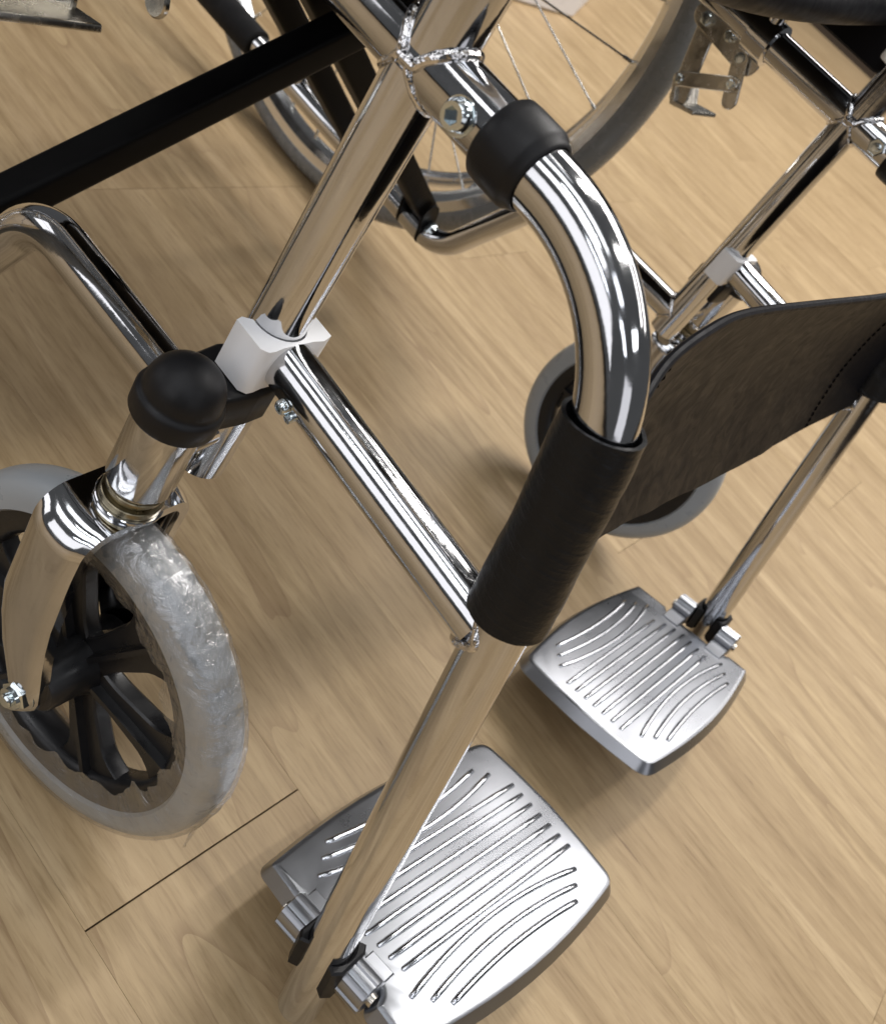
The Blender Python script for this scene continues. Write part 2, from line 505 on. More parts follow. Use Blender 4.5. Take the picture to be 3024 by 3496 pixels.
def bead(bm, centre, dirv, along, r1, R1, rad, n=160, amp=0.0011, seed=0):
    """weld bead where a tube (radius r1, direction dirv) meets a tube of radius R1 running along 'along'"""
    d = Vector(dirv).normalized(); al = Vector(along).normalized()
    al = (al - d * al.dot(d)).normalized(); q = d.cross(al)
    pts = []
    for k in range(n):
        t = 2 * PI * k / n
        sx_ = r1 * math.sin(t)
        h = math.sqrt(max(R1 * R1 - sx_ * sx_, 0))
        p = Vector(centre) + al * r1 * math.cos(t) + q * sx_ + d * h
        pts.append(p)
    m = 10
    rings = []
    for k in range(n):
        p = pts[k]; tng = (pts[(k + 1) % n] - pts[k - 1]).normalized()
        out = (p - Vector(centre)); out = (out - d * out.dot(d)); out = (out - tng * out.dot(tng)).normalized()
        up = tng.cross(out)
        rr = rad * (1 + 0.05 * math.sin(k * 2 * PI / n * 19 + seed) + amp * 160 * noise.noise(p * 130 + Vector((seed, 0, 0))))
        rings.append([bm.verts.new(p + (out * math.cos(2 * PI * j / m) + up * math.sin(2 * PI * j / m)) * rr) for j in range(m)])
    for k in range(n):
        a, b = rings[k], rings[(k + 1) % n]
        for j in range(m):
            bm.faces.new((a[j], a[(j + 1) % m], b[(j + 1) % m], b[j]))

def hexnut(bm, org, axis, rad, h, hole=True):
    x, y, z = basis(axis)
    o = [(rad * math.cos(PI / 3 * k), rad * math.sin(PI / 3 * k)) for k in range(6)]
    prism(bm, o, org, x, y, z, h, rad * 0.12)

def sockethead(bm, org, axis, r, h, sock):
    """button head bolt with hexagon socket"""
    x, y, z = basis(axis); org = Vector(org)
    prof = [(r * 1.0, 0), (r, h * .45), (r * .93, h * .75), (r * .75, h), (sock * 1.15, h)]
    rings = lathe(bm, prof, org, axis, 24)
    hexr = []
    for dep in (h, h * .35):
        hexr.append([bm.verts.new(org + z * dep + (x * math.cos(2 * PI * k / 24) + y * math.sin(2 * PI * k / 24)) * sock * math.cos(PI / 6) / math.cos(((2 * PI * k / 24) % (PI / 3)) - PI / 6)) for k in range(24)])
    for a, b in ((rings[-1], hexr[0]), (hexr[0], hexr[1])):
        for k in range(24):
            bm.faces.new((a[k], b[k], b[(k + 1) % 24], a[(k + 1) % 24]))
    bm.faces.new(hexr[1])
    bm.faces.new(list(reversed(rings[0])))

def tag(o, label=None, cat=None, group=None, kind=None):
    if label: o['label'] = label
    if cat: o['category'] = cat
    if group: o['group'] = group
    if kind: o['kind'] = kind
    return o

# ------------------------------------------------------------------ the setting: plank floor
bm = bmesh.new()
bmesh.ops.create_grid(bm, x_segments=1, y_segments=1, size=9)
floor = finish("floor", bm, SUB)
floor.location = (0, 0, -0.006)
tag(floor, kind='structure')

PW, PL = 0.154, 0.954
JOINT = {0: 0.125, 1: -0.36, 2: -0.432, 3: -0.432, 4: 0.106, 5: -0.30, 6: 0.078}
def plank_mesh(lx, ly):
    b = bmesh.new(); c = 0.00010; h = 0.006
    prism(b, [(0, 0), (lx, 0), (lx, ly), (0, ly)], (0, 0, 0), (1, 0, 0), (0, 1, 0), (0, 0, 1), h, 0)
    # light chamfer of the top rim only
    top = [e for e in b.edges if all(v.co.z > h - 1e-6 for v in e.verts)]
    bmesh.ops.bevel(b, geom=top, offset=c, segments=1, affect='EDGES')
    bmesh.ops.recalc_face_normals(b, faces=b.faces)
    me = bpy.data.meshes.new("plank"); b.to_mesh(me); b.free()
    me.materials.append(WOOD)
    return me
PM = plank_mesh(PL - 0.0004, PW - 0.00014)
PM0 = plank_mesh(PL - 0.0010, PW - 0.00014)
for row in range(-19, 30):
    j = JOINT.get(row, -0.4 + 0.95 * ((row * 0.377) % 1.0))
    y0 = -0.0655 + PW * row
    k = -4
    while True:
        x0 = j + k * PL; k += 1
        if x0 > 1.9: break
        if x0 < (-3.6 if row > 6 else -2.7): continue
        o = bpy.data.objects.new("plank", PM0 if row == 0 else PM)
        COL.objects.link(o)
        o.location = (x0 + 0.0002, y0 + 0.0001, 0)
        o.parent = floor

# lift: floor base sits at -6 mm, so a plank child at z=0 has its top at z=0

# ------------------------------------------------------------------ the wheelchair
W = 0.49048          # distance between the two side frames
HR = 0.42383         # axis height of the seat rail
TR = 0.0118          # tube radius
WC_LOC = (-0.2, W / 2, 0)
WC = bpy.data.objects.new("wheelchair", None)
COL.objects.link(WC)
WC.location = WC_LOC
tag(WC, "chrome folding wheelchair with ribbed aluminium footplates and black calf strap on the wooden floor", "wheelchair")

LEG_TH = math.atan(0.2545)
LEGDIR = V(math.sin(LEG_TH), 0, -math.cos(LEG_TH))      # down the footrest tube
def legpt(z): return V(0.15298 + (0.2882 - z) * 0.2545, 0, z)

def side(s):
    """everything that exists once per side; local outside is -y; s=1 mirrors to the far side"""
    def P(x, y, z): return V(x, (W - y) if s else y, z)
    def D(x, y, z): return V(x, -y if s else y, z)
    def Pv(v): return P(v[0], v[1], v[2])
    # ---- seat rail and everything welded to it
    bm = bmesh.new()
    tube(bm, [P(-0.46, 0, HR), P(-0.2, 0, HR), P(0.05, 0, HR)], TR, 40)
    frame = finish("side_frame", bm, CHROME, WC)
    bm = bmesh.new()
    tube(bm, [P(0, 0, HR - 0.004), P(0, 0, 0.3), P(0, 0, 0.2165)], TR, 40)
    finish("front_post", bm, CHROME, frame)
    bm = bmesh.new()
    tube(bm, [P(0.002, 0, HR + 0.004), P(0.003, 0, 0.55), P(0.004, 0, 0.66)], TR * 1.03, 40)
    finish("armrest_post", bm, CHROME, frame)
    low = fillet([P(-0.50, 0, 0.108), P(-0.216, 0, 0.108), P(-0.147, 0, 0.2305), P(0.0, 0, 0.2345)], [0.045, 0.042], 14)
    bm = bmesh.new()
    tube(bm, low, TR * 0.97, 36)
    finish("lower_rail", bm, CHROME, frame)
    bm = bmesh.new()
    bead(bm, P(0.002, 0, HR), (0, 0, 1), (1, 0, 0), TR * 1.05, TR, 0.0021, seed=1 + s)
    finish("weld_bead", bm, WELD, frame)
    bm = bmesh.new()
    bead(bm, P(0, 0, HR), (0, 0, -1), (1, 0, 0), TR * 1.02, TR, 0.0015, seed=4 + s)
    finish("weld_bead", bm, WELD, frame)
    bm = bmesh.new()
    bead(bm, P(0, 0, 0.2345), (-1, 0, 0), (0, 0, 1), TR * 1.0, TR, 0.0016, seed=8 + s)
    finish("weld_bead", bm, WELD, frame)
    # rear frame post, out of the picture
    bm = bmesh.new()
    tube(bm, [P(-0.455, 0, 0.108), P(-0.455, 0, 0.90)], TR, 28)
    finish("back_post", bm, CHROME, frame)
    # white collar on the armrest post
    bm = bmesh.new()
    lathe(bm, [(TR * 1.04, 0), (0.0165, 0.0005), (0.0172, 0.002), (0.0172, 0.024), (0.0165, 0.026), (TR * 1.04, 0.0265)], P(0.001, 0, 0.463), (0, 0, 1), 32)
    finish("collar", bm, NYLON, frame)
    # seat rail cradle
    bm = bmesh.new()
    lathe(bm, [(TR + .0004, -.011), (TR + .004, -.010), (TR + .004, .010), (TR + .0004, .011)], P(-0.09, 0, HR), (1, 0, 0), 28)
    tube(bm, [P(-0.09, 0.004, HR + 0.01), P(-0.09, 0.008, HR + 0.032)], 0.0065, 16)
    finish("seat_rail_cradle", bm, CHROME, frame)
    # side guard panel of the armrest
    bm = bmesh.new()
    o = rounded([(-0.36, 0.452), (-0.012, 0.452), (-0.012, 0.60), (-0.36, 0.60)], 0.006)
    prism(bm, o, P(0, -0.018, 0), (1, 0, 0), (0, 0, 1), D(0, 1, 0), 0.006, 0.0015)
    finish("side_guard", bm, VINYL, WC)
    # armrest pad
    bm = bmesh.new()
    o = rounded([(-0.33, -0.025), (0.0, -0.025), (0.0, 0.025), (-0.33, 0.025)], 0.012)
    prism(bm, o, P(0, 0, 0.662), (1, 0, 0), (0, 1, 0), (0, 0, 1), 0.03, 0.006)
    finish("armrest_pad", bm, VINYL, WC)

    # ---- footrest hanger: bent tube, collar, sleeve, strut, clip
    corner = V(legpt(HR).x, 0, HR)
    path = fillet([P(0.030, 0, HR), Pv(corner), Pv(legpt(0.019))], 0.072, 24)
    mid = []
    for a, b in zip(path, path[1:]):
        mid.append(a)
        if (b - a).length > 0.05:
            for q in range(1, 5): mid.append(a.lerp(b, q / 5))
    mid.append(path[-1])
    bm = bmesh.new()
    tube(bm, mid, TR * 1.0, 44)
    hang = finish("footrest_hanger", bm, CHROME, WC)
    # rubber collar at the end of the rail
    bm = bmesh.new()
    prof = [(TR + .0003, -.0005), (0.0142, 0.0), (0.0150, 0.0010), (0.0153, 0.005), (0.0153, 0.0150), (0.0148, 0.0164), (0.0138, 0.0174), (0.0135, 0.0190), (0.0130, 0.0197), (TR + .0004, 0.0200)]
    lathe(bm, prof, P(0.0385, 0, HR), (1, 0, 0), 44)
    finish("rubber_collar", bm, RUBBER, hang, 50)
    bm = bmesh.new()
    sockethead(bm, P(0.0285, -TR + .0012, HR - 0.0005), D(0, -1, 0.0), 0.0058, 0.0052, 0.0030)
    lathe(bm, [(0.0040, 0), (0.0064, 0.0), (0.0064, 0.0011), (0.0040, 0.0011)], P(0.0285, -TR + .0008, HR - 0.0005), D(0, -1, 0), 24, close=True)
    finish("bolt", bm, ZINC, hang)
    bm = bmesh.new()
    hexnut(bm, P(0.0285, TR - .0014, HR), D(0, 1, 0), 0.0062, 0.005)
    lathe(bm, [(0.003, 0.005), (0.003, 0.0075), (0.0, 0.0078)], P(0.0285, TR - .0014, HR), D(0, 1, 0), 16)
    finish("nut", bm, ZINC, hang)
    # strut from the clip to the leg tube
    bm = bmesh.new()
    tube(bm, [P(0.0135, 0, 0.2937), P(0.08, 0, 0.2910), P(0.146, 0, 0.2882)], TR * 0.97, 40)
    strut = finish("strut", bm, CHROME, hang)
    bm = bmesh.new()
    bead(bm, P(0.153, 0, 0.2882), (-1, 0, 0.02), (0, 0, 1), TR * 0.99, TR, 0.0018, seed=20 + s)
    finish("weld_bead", bm, WELD, hang)
    # white saddle clip
    bm = bmesh.new()
    o = []
    ri = TR + 0.0006
    o += [(-0.0035, -0.0198), (0.0125, -0.0198), (0.0152, -0.0172), (0.0152, -0.0135), (0.0143, -0.0085), (0.0140, 0.0), (0.0138, 0.0085), (0.0145, 0.0140), (0.0125, 0.0198), (-0.0025, 0.0198)]
    o.append((-0.0035, 0.0130))
    for k in range(17):
        a = R(100) - R(200) * k / 16
        o.append((ri * math.cos(a), ri * math.sin(a)))
    o.append((-0.0045, -0.0165))
    prism(bm, [(p[0], -p[1] if s else p[1]) for p in o], P(0, 0, 0.2815), (1, 0, 0), (0, 1, 0), (0, 0, 1), 0.0235)
    ed = [e for e in bm.edges if len(e.link_faces) == 2 and e.calc_face_angle(0) > R(40)]
    bmesh.ops.bevel(bm, geom=ed, offset=0.0021, segments=5, affect='EDGES', clamp_overlap=True)
    finish("saddle_clip", bm, NYLON, hang, 80)
    bm = bmesh.new()
    sockethead(bm, P(0.0295, -TR * .93, 0.2880), D(0.0, -1, -0.25), 0.0033, 0.0030, 0.0017)
    lathe(bm, [(0.0012, 0), (0.0021, 0.0), (0.0019, 0.0036), (0.0, 0.0038)], P(0.0340, -TR * .72, 0.2862), D(0, -1, -0.4), 16)
    finish("screw", bm, ZINC, hang)

    # ---- footplate on its hinge
    e1 = V(math.cos(LEG_TH), 0, math.sin(LEG_TH))
    en = V(-math.sin(LEG_TH), 0, math.cos(LEG_TH))
    hz = 0.0645
    O = legpt(hz)
    yaw = R(6.3) if s == 0 else R(-1.3)
    rot = Matrix.Rotation(-yaw, 3, en)
    eu = rot @ e1; ev = rot @ V(0, 1, 0)
    def PP(u, v, h=0.0):
        q = O + eu * u + ev * v + en * h
        return Pv(q)
    v0, v1 = (0.0065, 0.187) if s == 0 else (0.0235, 0.2055)
    cu = 0.001 if s == 0 else -0.0055
    dep = v1 - v0
    def hw(t):      # half width of the plate, t 0 at the hinge .. 1 at the inner edge
        return 0.0555 + 0.0125 * math.sin(PI * (0.08 + 0.80 * t)) - 0.0005 * t
    left = [(cu - hw(t / 10), v0 + dep * t / 10) for t in range(11)]
    right = [(cu + hw(t / 10), v0 + dep * t / 10) for t in range(10, -1, -1)]
    innr = [(cu - 0.03, v1 + 0.003), (cu, v1 + 0.0045), (cu + 0.03, v1 + 0.003)]
    notch = [(0.034, v0), (0.031, v0 + 0.006), (0.028, v0 + 0.008), (0.016, v0 + 0.008), (0.0145, 0.0165 if s == 0 else v0 + .008), (-0.0145, 0.0165 if s == 0 else v0 + .008), (-0.016, v0 + 0.006), (-0.030, v0 + 0.005), (-0.033, v0)]
    poly = left + innr + right + notch
    rads = [0.003] + [0] * 9 + [0.012] + [0.0] * 3 + [0.012] + [0] * 9 + [0.003] + [0.003] * 9
    outl = rounded(poly, rads, 6)
    ee = []
    for q in outl:
        if not ee or (q - ee[-1]).length > 2e-4: ee.append(q)
    outl = ee
    n = len(outl)
    area = sum(outl[i][0] * outl[(i + 1) % n][1] - outl[(i + 1) % n][0] * outl[i][1] for i in range(n))
    sg = 1 if area > 0 else -1
    nor = []
    for i in range(n):
        t = (outl[(i + 1) % n] - outl[i - 1]).normalized()
        nor.append(Vector((-t.y, t.x)) * sg)
    bm = bmesh.new()
    levels = [(0.0042, 0.0), (0.0022, -0.0003), (0.0008, -0.0010), (0.0, -0.0024), (-0.0036, -0.0088), (-0.0034, -0.0096), (-0.0022, -0.0096), (0.0024, -0.0034)]
    rings = []
    for d, h in levels:
        rings.append([bm.verts.new(PP(*(outl[i] + nor[i] * d), h)) for i in range(n)])
    for a, b in zip(rings, rings[1:]):
        for k in range(n):
            bm.faces.new((a[k], a[(k + 1) % n], b[(k + 1) % n], b[k]))
    top = bm.faces.new(rings[0]); bot = bm.faces.new(list(reversed(rings[-1])))
    bmesh.ops.triangulate(bm, faces=[top, bot])
    plate = finish("footplate", bm, ALU, WC, 28)
    # embossed ribs
    def rib(pts):
        bm = bmesh.new()
        P3 = [PP(u, v, -0.0006) for u, v in pts]
        m = len(P3)
        rf = [0.0021 * (0.35 if i in (0, m - 1) else (0.8 if i in (1, m - 2) else 1)) for i in range(m)]
        tube(bm, P3, 0.0018, 14, True, rf)
        finish("rib", bm, ALU_RIB, plate, 60)
    for i in range(7):
        u = cu + 0.0015 + (i - 3) * 0.0085
        sh = [0.030, 0.024, 0.021, 0.019, 0.021, 0.022, 0.024][i]
        a, b = v0 + sh, v1 - 0.0085
        pts = [(u, a)] + [(u, a + 0.0009)] + [(u, a + (b - a) * k / 8) for k in range(1, 8)] + [(u, b - 0.0009), (u, b)]
        rib(pts)
    for sgn in (-1, 1):
        for (ue, um, a, b) in ((0.0395, 0.0310, 0.018, 0.022), (0.0470, 0.0410, 0.0265, 0.0305), (0.0542, 0.0505, 0.035, 0.039)):
            A, B = v0 + a, v1 - b + 0.004
            pts = []
            for k in range(17):
                t = k / 16
                pts.append((cu + 0.001 + sgn * (um + (ue - um) * (2 * t - 1) ** 2), A + (B - A) * t))
            pts = [pts[0], (pts[0][0] * .93 + pts[1][0] * .07, pts[0][1] * .93 + pts[1][1] * .07)] + pts[1:-1] + [(pts[-1][0] * .93 + pts[-2][0] * .07, pts[-1][1] * .93 + pts[-2][1] * .07), pts[-1]]
            rib(pts)
    # hinge barrels with grooves, and the rubber saddles against the leg tube
    hv = 0.0035 if s == 0 else 0.0095
    E1 = D(*e1)
    for sgn in (-1, 1):
        bm = bmesh.new()
        o = []
        for k in range(80):
            a = 2 * PI * k / 80
            rr = 0.0100 + 0.0007 * (1 if math.sin(a * 6) > 0.2 else -0.6)
            o.append((rr * math.cos(a), rr * math.sin(a)))
        org = Pv(O + e1 * (0.0135 if sgn > 0 else -0.0305) + V(0, hv, 0) + en * 0.001)
        prism(bm, o, org, D(0, 1, 0), D(*en), E1, 0.017, 0.0006)
        # web to the plate
        c0 = O + e1 * (0.0140 if sgn > 0 else -0.0300)
        wv = (v0 + 0.016) - hv
        prism(bm, [(0, 0), (0.016, 0), (0.016, wv), (0, wv)], Pv(c0 + V(0, hv, 0) - en * 0.0075), E1, D(0, 1, 0), D(*en), 0.0088, 0.0008)
        finish("hinge_lug", bm, ALU, plate, 25)
        bm = bmesh.new()
        # saddle: profile follows the round tube on one side, tapers to the lug on the other
        o = []
        for k in range(11):
            a = R(-58 + 116 * k / 10)
            o.append(((TR + 0.0002) * math.cos(a), (TR + 0.0002) * math.sin(a)))
        o += [(0.0120, 0.0128), (0.0150, 0.0085), (0.0152, -0.0085), (0.0120, -0.0128)]
        org = Pv(O + V(0, 0, 0) - en * 0.0105 + V(0, 0.0, 0))
        prism(bm, [(sgn * p[0], p[1] + 0.0015) for p in o], org, E1, D(0, 1, 0), D(*en), 0.024, 0.0012)
        finish("rubber_saddle", bm, RUBBER, plate, 40)
    for sgn in (-1, 1):
        bm = bmesh.new()
        tube(bm, [Pv(O + e1 * sgn * 0.016 + V(0, hv, 0)), Pv(O + e1 * sgn * 0.0328 + V(0, hv, 0))], 0.0036, 16)
        finish("hinge_pin", bm, STEEL, plate)

    # ---- caster: housing, cap, fork, wheel
    if s == 0:
        st = V(0.0084, -0.0435, 0); yaw_c = 0.116; tr = 0.0148; woff = 0.0047
    else:
        st = V(0.0085, -0.0385, 0); yaw_c = -0.1465; tr = 0.0235; woff = 0.003
    bm = bmesh.new()
    HRD = 0.0146
    lathe(bm, [(HRD - .003, 0.2280), (HRD - .0012, 0.2282), (HRD, 0.2300), (HRD, 0.277), (0.0, 0.277)], Pv(st), (0, 0, 1), 44)
    # weld lug to the post
    tube(bm, [P(0.004, -0.034, 0.242), P(0.0, -0.005, 0.242)], 0.0085, 20)
    house = finish("caster_housing", bm, CHROME, WC)
    bm = bmesh.new()
    prof = [(HRD + .0004, 0.2692), (0.0174, 0.2692), (0.0180, 0.2702), (0.0181, 0.2784), (0.0175, 0.2798), (0.0167, 0.2802), (0.0161, 0.2810), (0.0160, 0.2827)]
    for k in range(1, 13):
        a = PI / 2 * k / 12
        prof.append((0.0160 * math.cos(a) if k < 12 else 0, 0.2827 + 0.0150 * math.sin(a)))
    lathe(bm, prof, Pv(st), (0, 0, 1), 44)
    cap = finish("dust_cap", bm, RUBBER, house, 55)
    # bumper between cap and post
    bm = bmesh.new()
    o = rounded([(-0.0105, -0.034), (0.0150, -0.034), (0.0158, -0.010), (0.0142, 0.0035), (-0.0135, 0.0035), (-0.0150, -0.010)], 0.003, 4)
    prism(bm, [(p[0], -p[1] if s else p[1]) for p in o], P(0.001, 0, 0.2610), (1, 0, 0), (0, 1, 0), (0, 0, 1), 0.0195, 0.0016)
    finish("rubber_bumper", bm, RUBBER, house, 50)

    M = Matrix.Translation(Pv(st)) @ Matrix.Rotation(yaw_c * (-1 if s else 1), 4, 'Z')
    fl = -1 if s else 1     # local y flip so that outside stays outside
    def Q(x, y, z): return M @ V(x, y * fl, z)
    def QD(x, y, z): return M.to_3x3() @ V(x, y * fl, z)
    # fork: one bent sheet, cross section an inverted U with round bends
    hwid = 0.0300; thk = 0.0056; zt = 0.2145
    secn = []
    rb = 0.0135
    for z in (0.0875, 0.0885, 0.091, 0.095, 0.101, 0.110, 0.122, 0.136, 0.150, 0.165, 0.178, 0.188, zt - rb - .001):
        secn.append((-hwid, z))
    for k in range(9):
        a = PI - PI / 2 * k / 8
        secn.append((-hwid + rb + rb * math.cos(a), zt - rb + rb * math.sin(a)))
    for y in (-0.012, 0, 0.012): secn.append((y, zt))
    secn += [(-a, b) for a, b in reversed(secn[:-3])]
    def span(z):
        # centre and half width along x of the blade at height z
        tb = ((0.1, tr, 0.0104), (0.112, tr - 0.0055, 0.0130), (0.128, tr - 0.0130, 0.0158), (0.147, tr - 0.0170, 0.0164), (0.185, -0.0035, 0.0152), (0.22, -0.0038, 0.0152))
        z_ = max(z, 0.1)
        for (z0, c0, h0), (z1, c1, h1) in zip(tb, tb[1:]):
            if z_ <= z1:
                f = (z_ - z0) / (z1 - z0); c = c0 + (c1 - c0) * f; h_ = h0 + (h1 - h0) * f
                break
        if z < 0.0995:
            q = (0.0995 - z) / 0.0124
            h_ *= math.sqrt(max(0.02, 1 - min(q, 1) ** 2))
        return c, h_
    bm = bmesh.new()
    rows = []
    m = len(secn)
    for i, (y, z) in enumerate(secn):
        a = Vector(secn[max(i - 1, 0)]); b = Vector(secn[min(i + 1, m - 1)])
        t = (b - a).normalized(); nn = Vector((-t.y, t.x))
        c, h_ = span(z)
        row = []
        for j in range(13):
            q = -1 + 2 * j / 12
            bulge = 0.0050 * (1 - abs(q) ** 2.6) * min(1.0, max(0.0, (zt - z) / 0.012))
            row.append((c + h_ * q, y + nn.x * bulge, z + nn.y * bulge))
        inner = [(x, yy - nn.x * thk, zz - nn.y * thk) for x, yy, zz in row]
        rows.append([bm.verts.new(Q(*p)) for p in row] + [bm.verts.new(Q(*p)) for p in reversed(inner)])
    for a, b in zip(rows, rows[1:]):
        k = len(a)
        for j in range(k):
            bm.faces.new((a[j], a[(j + 1) % k], b[(j + 1) % k], b[j]))
    bm.faces.new(rows[0]); bm.faces.new(list(reversed(rows[-1])))
    ed = [e for e in bm.edges if len(e.link_faces) == 2 and e.calc_face_angle(0) > R(50)]
    bmesh.ops.bevel(bm, geom=ed, offset=0.0023, segments=4, affect='EDGES', clamp_overlap=True)
    fork = finish("caster_fork", bm, CHROME, WC, 40)
    # bearing rings on top of the crown
    for r0, za, zb, mm in ((0.0150, zt, zt + 0.0022, CHROME), (0.0136, zt + .0022, zt + .0060, BRASS), (0.0112, zt + .0060, zt + .0090, BRASS), (0.0128, zt + .0090, zt + .0112, BRASS), (0.0120, zt + .0112, zt + .0140, CHROME)):
        bm = bmesh.new()
        lathe(bm, [(0.004, za), (r0 - .0004, za), (r0, za + .0004), (r0, zb - .0004), (r0 - .0004, zb), (0.004, zb)], Q(0, 0, 0), (0, 0, 1), 32)
        finish("bearing_ring", bm, mm, fork)
    # axle ends
    for sgn in (-1, 1):
        y = sgn * (hwid + 0.0003)
        bm = bmesh.new()
        lathe(bm, [(0.003, 0), (0.0092, 0), (0.0092, 0.0014), (0.003, 0.0014)], Q(tr, y, 0.1), QD(0, sgn, 0), 28, close=True)
        finish("washer", bm, ZINC, fork)
        bm = bmesh.new()
        hexnut(bm, Q(tr, y + sgn * .0014, 0.1), QD(0, sgn, 0), 0.0078, 0.0048)
        lathe(bm, [(0.0062, .0048), (0.0058, .0066), (0.0038, .0068), (0.0038, .0085), (0.0030, .0092), (0, .0092)], Q(tr, y + sgn * .0014, 0.1), QD(0, sgn, 0), 24)
        finish("axle_nut", bm, ZINC, fork)
    # wheel: black spoked centre
    C = Q(tr, woff, 0.1); ax = QD(0, 1, 0); axx = QD(1, 0, 0)
    def WP(r, a, y): return C + axx * r * math.cos(a) + V(0, 0, 1) * r * math.sin(a) + ax * y
    bm = bmesh.new()
    ring = [(0.0845, -0.0115), (0.0845, 0.0115), (0.0815, 0.0118), (0.0720, 0.0095), (0.0690, 0.0060), (0.0686, 0), (0.0690, -0.0060), (0.0720, -0.0095), (0.0815, -0.0118)]
    lathe(bm, ring, C, ax, 72, close=True)
    hub = [(0.0060, -0.0300), (0.0135, -0.0300), (0.0145, -0.0285), (0.0155, -0.012), (0.0180, -0.006), (0.0180, 0.006), (0.0155, 0.012), (0.0145, 0.0195), (0.0135, 0.0210), (0.0060, 0.0210)]
    lathe(bm, hub, C, ax, 36, close=True)
    wheel = finish("caster_wheel", bm, PLASTIC, WC, 40)
    for k in range(6):
        a0 = R(2 + 60 * k)
        bm = bmesh.new()
        st_ = 16
        rows = []
        for i in range(st_):
            t = i / (st_ - 1)
            r_ = 0.0135 + (0.0722 - 0.0135) * t
            hw_ = 0.0082 + 0.0068 * t + 0.0150 * max(0, (t - 0.62) / 0.38) ** 2.2 + 0.0035 * max(0, 1 - t / 0.3) ** 2
            prof = [(-hw_, -0.0035), (-hw_ + .0008, -0.0048), (-0.0022, -0.0048), (-0.0014, -0.0092), (0.0014, -0.0092), (0.0022, -0.0048), (hw_ - .0008, -0.0048), (hw_, -0.0035),
                    (hw_, 0.0035), (hw_ - .0008, 0.0048), (0.0022, 0.0048), (0.0014, 0.0092), (-0.0014, 0.0092), (-0.0022, 0.0048), (-hw_ + .0008, 0.0048), (-hw_, 0.0035)]
            er = axx * math.cos(a0) + V(0, 0, 1) * math.sin(a0)
            et = axx * -math.sin(a0) + V(0, 0, 1) * math.cos(a0)
            rows.append([bm.verts.new(C + er * r_ + et * p[0] + ax * p[1]) for p in prof])
        for a, b in zip(rows, rows[1:]):
            for j in range(16):
                bm.faces.new((a[j], a[(j + 1) % 16], b[(j + 1) % 16], b[j]))
        bm.faces.new(list(reversed(rows[0]))); bm.faces.new(rows[-1])
        finish("wheel_spoke", bm, PLASTIC, wheel, 30)
    bm = bmesh.new()
    prof = []
    for k in range(25):
        a = PI * k / 24
        # tread section: rounded shoulders, slightly flat in the middle
        yy = -0.0138 * math.copysign(abs(math.cos(a)) ** 0.8, math.cos(a)); rr = 0.0835 + 0.0165 * math.sin(a) ** 0.62
        prof.append((rr, yy))
    prof = [(0.0818, -0.0112)] + prof + [(0.0818, 0.0112)]
    lathe(bm, prof, C, ax, 120, close=True)
    finish("tyre", bm, TYRE, wheel, 50)
    if s == 0:
        tag(wheel, "front caster wheel still wrapped in torn clear plastic film")
        # torn protective film, a loose skin round the tyre
        bm = bmesh.new()
        na, nc = 260, 44
        rows = []
        for i in range(na + 1):
            a = R(112) - R(222) * i / na
            row = []
            nz1 = noise.noise(V(math.cos(a) * 6, math.sin(a) * 6, 1.7)); nz2 = noise.noise(V(math.cos(a) * 11, math.sin(a) * 11, 4.1))
            reach = 0.0120 + 0.007 * nz1 + 0.0018 * nz2       # how far it folds in over the rim
            if R(-110) < a < R(-15): reach += 0.005
            for j in range(nc + 1):
                b = -0.16 + 1.32 * j / nc
                if b < 0:
                    rr = 0.0840 - reach * (-b / 0.16); yy = -0.0148 + 0.0022 * (-b / 0.16)
                elif b > 1:
                    rr = 0.0840 - 0.006 * ((b - 1) / 0.16); yy = 0.0150
                else:
                    an = PI * b
                    yy = -0.0150 * math.copysign(abs(math.cos(an)) ** 0.8, math.cos(an)); rr = 0.0835 + 0.0180 * math.sin(an) ** 0.62
                q = V(math.cos(a) * 30, math.sin(a) * 30, b * 5)
                cr_ = max(0.0, min(1.0, 0.5 + 1.6 * noise.noise(V(math.cos(a) * 3.1, math.sin(a) * 3.1, b * 1.3 + 2)))) * (1 if a > R(-20) else 0.55)
                dn = 0.0006 * noise.noise(q * 0.6) + cr_ * (0.0011 * (0.35 - abs(noise.noise(q * 0.9 + V(3, 1, 0)))) + 0.0007 * (0.3 - abs(noise.noise(q * 2.3))))
                rr2 = rr + dn + 0.0004; y2 = yy + 0.7 * dn
                pt = WP(rr2, a, y2 * fl)
                if pt.z < 0.0012: pt.z = 0.0012
                row.append(bm.verts.new(pt))
            rows.append(row)
        for a, b in zip(rows, rows[1:]):
            for j in range(nc):
                bm.faces.new((a[j], a[j + 1], b[j + 1], b[j]))
        # loose tail hanging down in front
        base = WP(0.1005, R(3), -0.010)
        tl = []
        for i in range(9):
            t = i / 8
            p = base + V(0.003 * t, -0.002 * t, -0.026 * t)
            p.z = max(p.z, 0.002)
            wv = 0.0045 * (1 - 0.75 * t)
            tl.append((bm.verts.new(p + V(0.0, -wv, 0.001 * math.sin(9 * t))), bm.verts.new(p + V(0.0015 * math.sin(7 * t), 0, 0.0012)), bm.verts.new(p + V(0.0, wv, -0.0006))))
        for a, b in zip(tl, tl[1:]):
            bm.faces.new((a[0], a[1], b[1], b[0])); bm.faces.new((a[1], a[2], b[2], b[1]))
        finish("plastic_film", bm, FILM, wheel, 80, fix=False)

    # ---- big spoked rear wheel
    RC = P(-0.475, -0.0795, 0.3165); rax = D(0, -1, 0)
    bm = bmesh.new()
